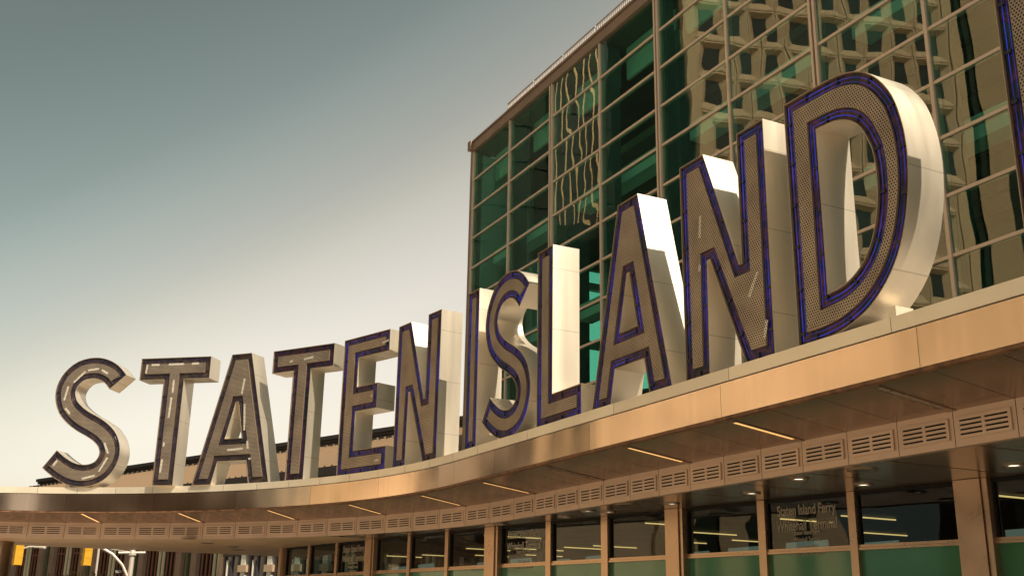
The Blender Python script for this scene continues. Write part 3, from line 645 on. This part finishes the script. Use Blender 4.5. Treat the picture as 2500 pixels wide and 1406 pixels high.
def build_letter(key, ch, anchor, deg, scale, dx, label):
    an = math.radians(deg); u = Vector((math.cos(an), math.sin(an), 0)); m_ = Vector((-u.y, u.x, 0))
    o = Vector((anchor[0], anchor[1], 0))+u*dx+m_*.018
    root = thing('sign_letter', label, 'sign letter', (o.x*TZ, o.y*TZ, .9985*TZ+1.6), an, 'metal sign letters standing on the canopy')
    k = TZ*scale
    polys = []
    for i, q in enumerate(SH[ch]):
        q = [(x*k, y*k) for x, y in q]
        if (area(q) > 0) != (i == 0): q = q[::-1]
        polys.append(q)
    IN = .050*TZ; LIP = .0035*TZ; REC = .011*TZ
    lips = [offset(q, LIP) for q in polys]; ins = [offset(q, IN) for q in polys]
    # casing: outer walls, back, front lip
    b = MB()
    for q, l in zip(polys, lips):
        n = len(q); vs = [(x, 0, z) for x, z in q]+[(x, DEP, z) for x, z in q]+[(x, 0, z) for x, z in l]+[(x, REC, z) for x, z in l]
        fs = []
        for i in range(n):
            j = (i+1) % n; fs += [(i, j, n+j, n+i), (i, 2*n+i, 2*n+j, j), (2*n+i, 3*n+i, 3*n+j, 2*n+j)]
        b.add(vs, fs)
        for t_ in range(len(fs)):
            if t_ % 3: b.m[len(b.m)-len(fs)+t_] = 1
    v_, f_ = flat(polys, DEP); b.add(v_, f_)
    me = bpy.data.meshes.new('casing'); me.from_pydata(b.v, [], b.f); me.materials.append(M['side']); me.materials.append(M['rim']); me.polygons.foreach_set('material_index', b.m)
    bm = bmesh.new(); bm.from_mesh(me); bmesh.ops.remove_doubles(bm, verts=bm.verts, dist=.0005); bmesh.ops.recalc_face_normals(bm, faces=bm.faces); bm.to_mesh(me); bm.free()
    if ch in 'SD':
        for p in me.polygons: p.use_smooth = True
        me.set_sharp_from_angle(angle=math.radians(25))
    put('casing', me, root)
    # channel floor with mitred ring
    b = MB()
    for l, i_ in zip(lips, ins):
        n = len(l); vs = [(x, REC, z) for x, z in l]+[(x, REC, z) for x, z in i_]+[(x, REC*.25, z) for x, z in i_]
        fs = []
        for i in range(n):
            j = (i+1) % n; fs += [(i, j, n+j, n+i)]
        b.add(vs, fs)
    put('channel', b.mesh('channel', M['film_sunlit' if key in ('S1', 'T1', 'A1') else 'film']), root)
    # perforated panel
    b = MB(); v_, f_ = flat(ins, REC*.12); b.add(v_, f_)
    for i_ in ins:
        n = len(i_); vs = [(x, REC*.12, z) for x, z in i_]+[(x, REC, z) for x, z in i_]; b.add(vs, [(i, (i+1) % n, n+(i+1) % n, n+i) for i in range(n)], 1)
        inr = offset(i_, .002*TZ); vs = [(x, REC*.10, z) for x, z in i_]+[(x, REC*.10, z) for x, z in inr]; b.add(vs, [(i, (i+1) % n, n+(i+1) % n, n+i) for i in range(n)], 1)
    put('perforated_panel', b.mesh('perforated_panel', [M['perf'], M['rim']]), root)
    # neon tubes: two loops in the channel
    for q in polys:
        for d, r_ in ((.021, .0055), (.038, .0028)):
            b = MB(); b.tube([(x, REC*.62, z) for x, z in offset(q, d*TZ)], r_, 5, True); put('neon_tube', b.mesh('neon_tube', M['neon_dim' if key in ('S1', 'T1', 'A1', 'T2') else 'neon'], True), root)
    b = MB()
    for q in polys:
        path = offset(q, .021*TZ); n = len(path); acc = .3
        for i in range(n):
            a = Vector(path[i]); c = Vector(path[(i+1) % n]); L_ = (c-a).length; d = (c-a)/max(L_, 1e-6); nn = Vector((-d.y, d.x))
            while acc < L_:
                p = a+d*acc; e1, e2 = d*.022, nn*.05
                cs = [p-e1-e2, p+e1-e2, p+e1+e2, p-e1+e2]
                b.hexa([(v.x, REC*.35, v.y) for v in cs]+[(v.x, REC*.98, v.y) for v in cs]); acc += .72
            acc -= L_
    put('tube_clip', b.mesh('tube_clip', M['black']), root)['kind'] = 'stuff'
    for (x0, y0, x1, y1) in GLINTS.get(key, []):
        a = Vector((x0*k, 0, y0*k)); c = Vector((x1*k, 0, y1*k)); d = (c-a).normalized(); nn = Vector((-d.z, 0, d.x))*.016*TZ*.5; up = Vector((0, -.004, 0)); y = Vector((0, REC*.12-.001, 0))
        b = MB(); b.hexa([a-nn+y, c-nn+y, c+nn+y, a+nn+y, a-nn+y+up, c-nn+y+up, c+nn+y+up, a+nn+y+up]); put('sun_glint', b.mesh('sun_glint', M['glintp']), root)
    # feet
    xs = [p[0] for p in polys[0]]
    feet = {'S': (-.10*k, .12*k), 'D': (.10*k, .42*k)}.get(ch, (min(xs)+.08*k, max(xs)-.08*k) if ch != 'T' else (.26*k, .34*k))
    for fx in feet:
        b = MB(); h = .06*k if ch in 'SD' else .02; b.box(fx-.09, fx+.09, DEP*.25, DEP*.75, -.02, h); put('support_foot', b.mesh('support_foot', M['coping']), root)
    return root
# painted sun glints: the same perforation in a lighter colour
M['glintp'] = perforated_mat('perforated_glint'); 
M['glintp'].node_tree.nodes['Principled BSDF'].inputs['Metallic'].default_value = .1
for n_ in M['glintp'].node_tree.nodes:
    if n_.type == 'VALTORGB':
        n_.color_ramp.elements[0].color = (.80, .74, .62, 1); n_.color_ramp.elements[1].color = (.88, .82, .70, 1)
LET = [
 ('S1', 'S', (-3.5135, 8.8387), -9, 1.085, 0, 'letter S starting the word STATEN, metal with perforated brown face on the canopy'),
 ('T1', 'T', (-2.858, 8.657), -12.4, 1.045, -.213, 'letter T with dashed pale patches between the letters S and A of STATEN'),
 ('A1', 'A', (-2.519, 8.595), -22.7, 1.042, 0, 'letter A with dark shadowed side between the two letters T'),
 ('T2', 'T', (-1.707, 8.19), -30.5, 1.027, -.212, 'letter T between the letters A and E of STATEN'),
 ('E1', 'E', (-1.27, 7.889), -44.3, 1.02, 0, 'letter E with three arms beside the last letter N of STATEN'),
 ('N1', 'N', (-.815, 7.416), -55.5, 1.007, 0, 'letter N ending the word STATEN beside the narrow letter I'),
 ('I1', 'I', (-.291, 6.559), -61.5, 1.0, 0, 'narrow letter I, a single upright starting the word ISLAND'),
 ('S2', 'S', (-.093, 6.188), -63.2, 1.0, .107, 'letter S between the narrow letter I and the letter L of ISLAND'),
 ('L1', 'L', (.128, 5.745), -63.7, 1.0, 0, 'letter L with wide sunlit white side before the letter A of ISLAND'),
 ('A2', 'A', (.388, 5.228), -64.0, .997, 0, 'letter A with bright blue neon lines between L and N of ISLAND'),
 ('N2', 'N', (.739, 4.519), -63.2, .997, 0, 'letter N with purple green channel between A and D of ISLAND'),
 ('D1', 'D', (1.059, 3.889), -63.2, 1.0, 0, 'big round letter D ending the word ISLAND'),
 ('F1', 'F', (1.059, 3.889), -63.2, 1.0, .998, 'letter F starting the next word, cut off beside the letter D'),
]
for a_ in LET: build_letter(*a_)

# ------------------------------------------------------------------ old ferry building behind, ribbed roof
od = Vector((.752, -.659, 0)).normalized(); on = Vector((.659, .752, 0)).normalized(); OA = math.atan2(od.y, od.x)
old = thing('ferry_house', 'old ferry house with ribbed tan metal roof, tan pilasters and dark tall windows', 'building', (-33.5, 76.3, 0), OA)
X0, X1 = -10.0, 52.0
ZE, ZR = 8.8, 11.6
b = MB(); b.box(X0, X1, .6, 11.4, 0, ZE-.1); put('wall', b.mesh('wall', M['rib']), old)
b = MB(); b.hexa([(X0, -.5, ZE), (X1, -.5, ZE), (X1, 6, ZR), (X0, 6, ZR), (X0, -.5, ZE+.06), (X1, -.5, ZE+.06), (X1, 6, ZR+.06), (X0, 6, ZR+.06)])
b.hexa([(X0, 6, ZR), (X1, 6, ZR), (X1, 12.5, ZE), (X0, 12.5, ZE), (X0, 6, ZR+.06), (X1, 6, ZR+.06), (X1, 12.5, ZE+.06), (X0, 12.5, ZE+.06)])
roof_o = put('roof', b.mesh('roof', M['roof']), old)
b = MB(); b.hexa([(-.09, -.5, ZE+.06), (.09, -.5, ZE+.06), (.09, 6, ZR+.06), (-.09, 6, ZR+.06), (-.07, -.5, ZE+.22), (.07, -.5, ZE+.22), (.07, 6, ZR+.22), (-.07, 6, ZR+.22)])
SEAM = b.mesh('seam', M['seam'])
x = X0+.3
while x < X1:
    put('seam', SEAM, roof_o, (x, 0, 0)); x += .58
b = MB(); b.box(X0, X1, 5.2, 6.6, 0, .14); b.box(X0, X1, 5.05, 6.7, .155, .38); put('ridge_trim', b.mesh('ridge_trim', M['roofdark']), roof_o, (0, 0, ZR-.05))
b = MB()
k = X0
while k < X1: b.box(k, k+.42, 4.55, 4.62, ZR-.40, ZR-.28); k += .62
put('snow_guard', b.mesh('snow_guard', M['roofdark']), roof_o)
b = MB(); b.box(X0, X1, -.75, -.45, ZE-.35, ZE+.10); b.box(X0, X1, -.5, .6, ZE-.6, ZE-.36); put('gutter', b.mesh('gutter', M['roofdark']), old)
BAY = 5.6
bp_ = MB(); bp_.box(-.28, .28, .34, .6, 0, ZE-.6); PIL = bp_.mesh('pilaster', M['stone'])
bp_ = MB(); bp_.box(-.11, .11, .38, .6, 0, ZE-.6); PIL2 = bp_.mesh('column_shaft', M['green'])
bp_ = MB(); bp_.tube([(0, 0, 0), (0, 0, 6.4)], .10, 8); bp_.box(-.2, .2, -.2, .2, 6.4, 6.55); SHA = bp_.mesh('column_shaft', M['cream'], True)
bp_ = MB(); bp_.box(0, 1.35, .52, .58, 0, 7.2); WIN = bp_.mesh('window', M['dglass'])
bp_ = MB(); bp_.box(-.05, .05, .46, .52, 0, 7.2); MUL = bp_.mesh('mullion', M['redwood'])
bp_ = MB(); bp_.box(0, 1.35, .47, .518, -.05, .05); RL = bp_.mesh('window_rail', M['redwood'])
x = X0+1
while x < X1-6:
    put('pilaster', PIL, old, (x, 0, 0)); put('pilaster', PIL, old, (x+1.55, 0, 0)); put('column_shaft', PIL2, old, (x+.78, 0, 0))
    for w0 in (2.15, 4.15):
        win = put('window', WIN, old, (x+w0, 0, .6))
        for m0 in (.1, .50, .9, 1.28): put('mullion', MUL, win, (m0, 0, 0))
        for z0 in (3.2, 4.9, 6.3): put('window_rail', RL, win, (0, 0, z0))
    for c0 in (3.55, 3.95): put('column_shaft', SHA, old, (x+c0, .42, .5))
    put('column_shaft', PIL2, old, (x+3.75, .15, 0))
    x += BAY
# ornate pavilion wall beside it
pa, pb = Vector((-15.4, 58.6, 0)), Vector((-9.6, 55.0, 0)); pd = (pb-pa); PL = pd.length; PAng = math.atan2(pd.y, pd.x)
pav = thing('window_pavilion', 'ornate low wing with dark blue windows and tan frieze beside the ferry house', 'building', pa, PAng)
b = MB(); b.box(0, PL, .3, 2.5, 0, 5.15); put('wall', b.mesh('wall', M['tan']), pav)
b = MB(); b.box(-.2, PL, -.15, .5, 5.17, 5.40); put('frieze', b.mesh('frieze', M['tan']), pav)
for k in range(4):
    x0 = .55+1.85*k
    w_ = put('window', pm(1.05, 4.2, 'window', M['bglass'], .2, .28), pav, (x0, 0, .5))
    b = MB(); b.box(-.12, 1.17, .08, .3, 4.2, 4.5); b.box(-.06, .06, .1, .3, 0, 4.2); b.box(.48, .57, .12, .3, 0, 4.2); b.box(.99, 1.11, .1, .3, 0, 4.2); put('frame', b.mesh('frame', M['plum']), w_)
    b = MB(); b.box(-.03, .03, .05, .12, .2, 4.0); put('sash_bar', b.mesh('sash_bar', M['white']), w_, (.25, 0, 0))
    b = MB(); b.box(-.16, .16, .02, .3, 0, 5.0); put('pilaster', b.mesh('pilaster', M['beam']), pav, (x0+1.45, 0, 0))
    b = MB(); b.box(-.3, .3, -.05, .3, 0, .35); put('corbel', b.mesh('corbel', M['tan']), pav, (x0+1.45, 0, 3.9))

# ------------------------------------------------------------------ round canopy column at the far end
colm = thing('round_column', 'round brown metal column holding the far end of the canopy', 'column', (-19.15, 41.7, 0))
b = MB(); b.tube([(0, 0, 0), (0, 0, .62*TZ+1.62)], .50, 32); put('shaft', b.mesh('shaft', M['colm'], True), colm)
for z in (2.0, 2.55): b = MB(); b.tube([(0, 0, z), (0, 0, z+.05)], .515, 32); put('band', b.mesh('band', M['frame']), colm)

# ------------------------------------------------------------------ street furniture
def signal(loc, rz, label, cable_to):
    t_ = thing('traffic_signal', label, 'traffic light', loc, rz, 'traffic lights hanging over the street')
    b = MB(); b.box(-.18, .18, -.10, .14, -.55, .55); b.box(-.19, -.17, -.12, .16, -.57, .57); b.box(.17, .19, -.12, .16, -.57, .57)
    for z in (-.18, .18): b.box(-.185, .185, -.11, .15, z-.012, z+.012)
    put('housing', b.mesh('housing', M['yellow']), t_)
    for z in (-.36, 0, .36):
        b = MB(); b.tube([(0, .14, z), (0, .20, z)], .13, 16); put('lens', b.mesh('lens', M['dglass']), t_)
        v = MB(); n = 14; vs = []
        for k in range(n+1):
            a = math.pi*(-.1+1.2*k/n); vs += [(.15*math.cos(a), .14, z+.15*math.sin(a)), (.15*math.cos(a), .42, z+.15*math.sin(a)-.04)]
        v.add(vs, [(2*k, 2*k+1, 2*k+3, 2*k+2) for k in range(n)]); put('visor', v.mesh('visor', M['yellow']), t_)
    b = MB(); b.tube([(0, .02, .55), (0, .02, .75)], .05, 8); b.tube([(0, .02, .75), cable_to], .03, 6); put('hanger', b.mesh('hanger', M['pole']), t_)
signal((-23.4, 53.07, 4.42), .75, 'yellow traffic light beside the street lamp arm, near the round column', (-3.4, -.6, 1.2))
signal((-20.54, 54.24, 4.50), .75, 'yellow traffic light beside the thin upright pole, away from the lamp', (1.6, -3.0, .9))
lp = thing('street_lamp', 'small pale cobra head street lamp on curved arm beyond the traffic light', 'street lamp', (-25.6, 55.0, 0))
b = MB(); b.tube([(0, 0, 0), (0, 0, 4.3)], .10, 10, r1=.07); put('pole', b.mesh('pole', M['pole'], True), lp)
b = MB(); b.tube([(0, 0, 4.25), (.7, .05, 4.38), (1.3, .1, 4.68), (1.75, .15, 4.84), (2.1, .2, 4.86)], .04, 8); put('arm', b.mesh('arm', M['pole'], True), lp)
b = MB(); b.tube([(2.0, .2, 4.87), (2.15, .22, 4.88), (2.4, .25, 4.86), (2.55, .26, 4.83)], .09, 10); put('lamp_head', b.mesh('lamp_head', M['white'], True), lp)
mp = thing('signal_mast', 'pale mast pole with finial, cross arm and long curved bracket over the street', 'pole', (-16.02, 47.37, 0))
b = MB(); b.tube([(0, 0, 0), (0, 0, 4.25)], .115, 12, r1=.10); put('pole', b.mesh('pole', M['pole'], True), mp)
b = MB(); b.tube([(0, 0, 4.1), (0, 0, 4.2)], .16, 12); b.tube([(0, 0, 4.2), (0, 0, 4.42), (0, 0, 4.5), (0, 0, 4.55)], .13, 12, r1=.03); put('finial', b.mesh('finial', M['pole'], True), mp)
b = MB(); b.tube([(-.55, -.16, 4.19), (.5, .14, 4.23)], .05, 8); put('cross_arm', b.mesh('cross_arm', M['pole'], True), mp)
b = MB(); b.tube([(-.03, 0, 3.1), (-.35, -.1, 3.7), (-.75, -.25, 4.12), (-1.35, -.45, 4.46), (-2.2, -.8, 4.75)], .055, 8); put('curved_bracket', b.mesh('curved_bracket', M['pole'], True), mp)
for dz in (0, .12):
    b = MB(); b.tube([(-.1, 0, 4.25+dz), (-1.0, -.33, 4.34+dz*1.5), (-2.0, -.7, 4.6+dz*2)], .014, 5); put('stay_wire', b.mesh('stay_wire', M['pole']), mp)
b = MB(); b.box(-.62, -.18, .03, .06, 3.32, 3.55); sg = put('street_sign', b.mesh('street_sign', M['black']), mp)
sme = text_mesh('SOUTH', .15, 'sign_text'); sme.materials.clear(); sme.materials.append(M['white'])
put('sign_text', sme, sg, (-.40, .026, 3.38), rot=(math.pi/2, 0, 0))
tp = thing('thin_pole', 'thin pale upright pole between the traffic light and the curved bracket', 'pole', (-17.31, 46.91, 0))
b = MB(); b.tube([(0, 0, 0), (0, 0, 5.2)], .055, 10, r1=.045); put('shaft', b.mesh('shaft', M['pole'], True), tp)
b = MB(); b.tube([(0, 0, 0), (0, 0, .25)], .14, 12); put('base', b.mesh('base', M['pole'], True), tp)

tree = thing('young_tree', 'young street tree with yellow green leaves below the canopy', 'tree', (-16.0, 42.0, 0))
b = MB(); b.tube([(0, 0, 0), (.03, .02, .9), (-.02, .0, 1.7), (.02, .02, 2.5)], .07, 8, r1=.025)
trnd = random.Random(5)
tips = []
for k in range(16):
    a = trnd.uniform(0, 6.28); r = trnd.uniform(.5, 1.15); z = trnd.uniform(2.0, 3.0)*1.03-.12*r; tip = Vector((r*math.cos(a), r*math.sin(a), z)); tips.append(tip)
    b.tube([(0, 0, 1.2+.6*trnd.random()), tip*.5+Vector((0, 0, .75)), tip], .022, 5, r1=.006)
put('trunk', b.mesh('trunk', M['bark'], True), tree)
b = MB()
for k in range(1500):
    c = trnd.choice(tips); p = c*trnd.uniform(.75, 1.05)+Vector((trnd.gauss(0, .20), trnd.gauss(0, .20), trnd.gauss(0, .13)))
    if p.z > 3.25: p.z = 3.25-trnd.random()*.3
    q = Matrix.Rotation(trnd.uniform(0, 6.28), 3, 'Z') @ Matrix.Rotation(trnd.uniform(-1, 1), 3, 'X'); l = trnd.uniform(.05, .09)
    b.add([p+q @ Vector(v) for v in ((-l*.55, 0, 0), (0, -l, .01), (l*.55, 0, 0), (0, l, .01))], [(0, 1, 2, 3)])
put('crown', b.mesh('crown', M['leaf']), tree)

# ------------------------------------------------------------------ towers across the street and added dark slabs (seen mirrored in the glass hall)
def tower(label, A, B, h, z0, modw, modh, depth, mats, name):
    A, B = Vector((*A, 0)), Vector((*B, 0)); d = B-A; L = d.length; an = math.atan2(d.y, d.x)
    t_ = thing(name, label, 'building', A, an)
    b = MB(); b.box(0, L, .62, depth, 0, h); put('core', b.mesh('core', mats[0]), t_)
    nx = round((L-2.4)/modw); mw = (L-2.4)/nx; nz_ = int((h-z0)/modh)
    b = MB()   # deep bevelled concrete window box, glass at the back
    o = [(0.04, 0, .04), (mw-.04, 0, .04), (mw-.04, 0, modh-.04), (.04, 0, modh-.04)]
    g0 = [(.20, -.02, .20), (mw-.20, -.02, .20), (mw-.20, -.02, modh-.20), (.20, -.02, modh-.20)]
    g1 = [(.82, .58, 1.15), (mw-.82, .58, 1.15), (mw-.82, .58, modh-.60), (.82, .58, modh-.60)]
    e0 = [(x, .6, z) for x, _, z in o]
    vs = o+g0+g1+e0
    fs = [(i, (i+1) % 4, 4+(i+1) % 4, 4+i) for i in range(4)]+[(4+i, 4+(i+1) % 4, 8+(i+1) % 4, 8+i) for i in range(4)]+[(i, 12+i, 12+(i+1) % 4, (i+1) % 4) for i in range(4)]
    b.add(vs, fs); b.add(g1, [(0, 1, 2, 3)], 1); wm = b.mesh('window', [mats[0], mats[1]])
    for i in range(nx):
        for j in range(nz_): put('window', wm, t_, (1.2+i*mw, 0, z0+j*modh))
    for x0 in (0, L-1.2):
        b = MB(); b.box(x0, x0+1.18, -.15, .6, 0, h); put('corner_pier', b.mesh('corner_pier', mats[2]), t_)
    for x0 in (-.2, L+.01):
        b = MB(); b.box(x0, x0+.19, .7, depth, 0, h); put('side_glazing', b.mesh('side_glazing', M['towerglass']), t_)
    return t_
tower('concrete office tower of deep square windows standing across the street', (-81.42, 39.02), (-58.58, 59.79), 92, 12, 3.17, 4.35, 26, (M['conc'], M['tglass'], M['conc2']), 'office_tower')
def slab(label, A, B, h, depth, name, wallm, finm, step, fw):
    A, B = Vector((*A, 0)), Vector((*B, 0)); d = B-A; L = d.length
    t_ = thing(name, label, 'building', A, math.atan2(d.y, d.x))
    b = MB(); b.box(0, L, .4, depth, 0, h); put('core', b.mesh('core', wallm), t_)
    k = 0
    while k*step < L-.05:
        b = MB(); b.box(k*step, min(L, k*step+fw), 0, .45, 0, h); put('fin', b.mesh('fin', finm), t_); k += 1
    for z in (range(4, int(h), 7) if name != 'stone_tower' else ()):
        b = MB(); b.box(0, L, .2, .45, z, z+1.2); put('floor_band', b.mesh('floor_band', finm if name != 'fin_tower' else wallm), t_)
slab('sunlit tan stone tower with flat bands beside the concrete tower', (-112.5, 22.0), (-106.0, 43.4), 95, 20, 'stone_tower', M['towerglass'], M['conc2'], 6.0, 3.4)
slab('slim dark tower with thin golden fins far across the street', (-105.3, 99.2), (-101.4, 105.2), 120, 14, 'fin_tower', M['tglass'], M['fin'], 1.15, .22)
slab('added unseen brown slab with piers opposite the terminal, darkening its reflections', (45, -62), (-60, -64), 30, 20, 'reflection_slab', M['slabwall'], M['slabwall'], 4.0, 1.2)  # unseen slab added behind the camera to darken fascia and glass reflections
slab('added long brown slab running beside the concrete tower, darkening reflections', (-66, -60), (-150, 8), 30, 20, 'reflection_slab', M['slabwall'], M['slabwall'], 4.0, 1.2)  # second added slab, keeps bright horizon out of the left fascia
slab('added tall dark green slab tower behind the slim finned tower, darkening reflections', (-175, 30), (-88, 126.4), 92, 20, 'dark_reflection_tower', M['towerglass'], M['towerglass'], 3.0, .3)  # added so the left hall bays mirror something dark instead of sky
slab('added lower dark block hiding the foot of the slim finned tower in reflections', (-106, 90), (-93, 110.5), 60, 6, 'occluder_block', M['towerglass'], M['towerglass'], 3.0, .3)  # added occluder, cuts off the lower part of the mirrored fins
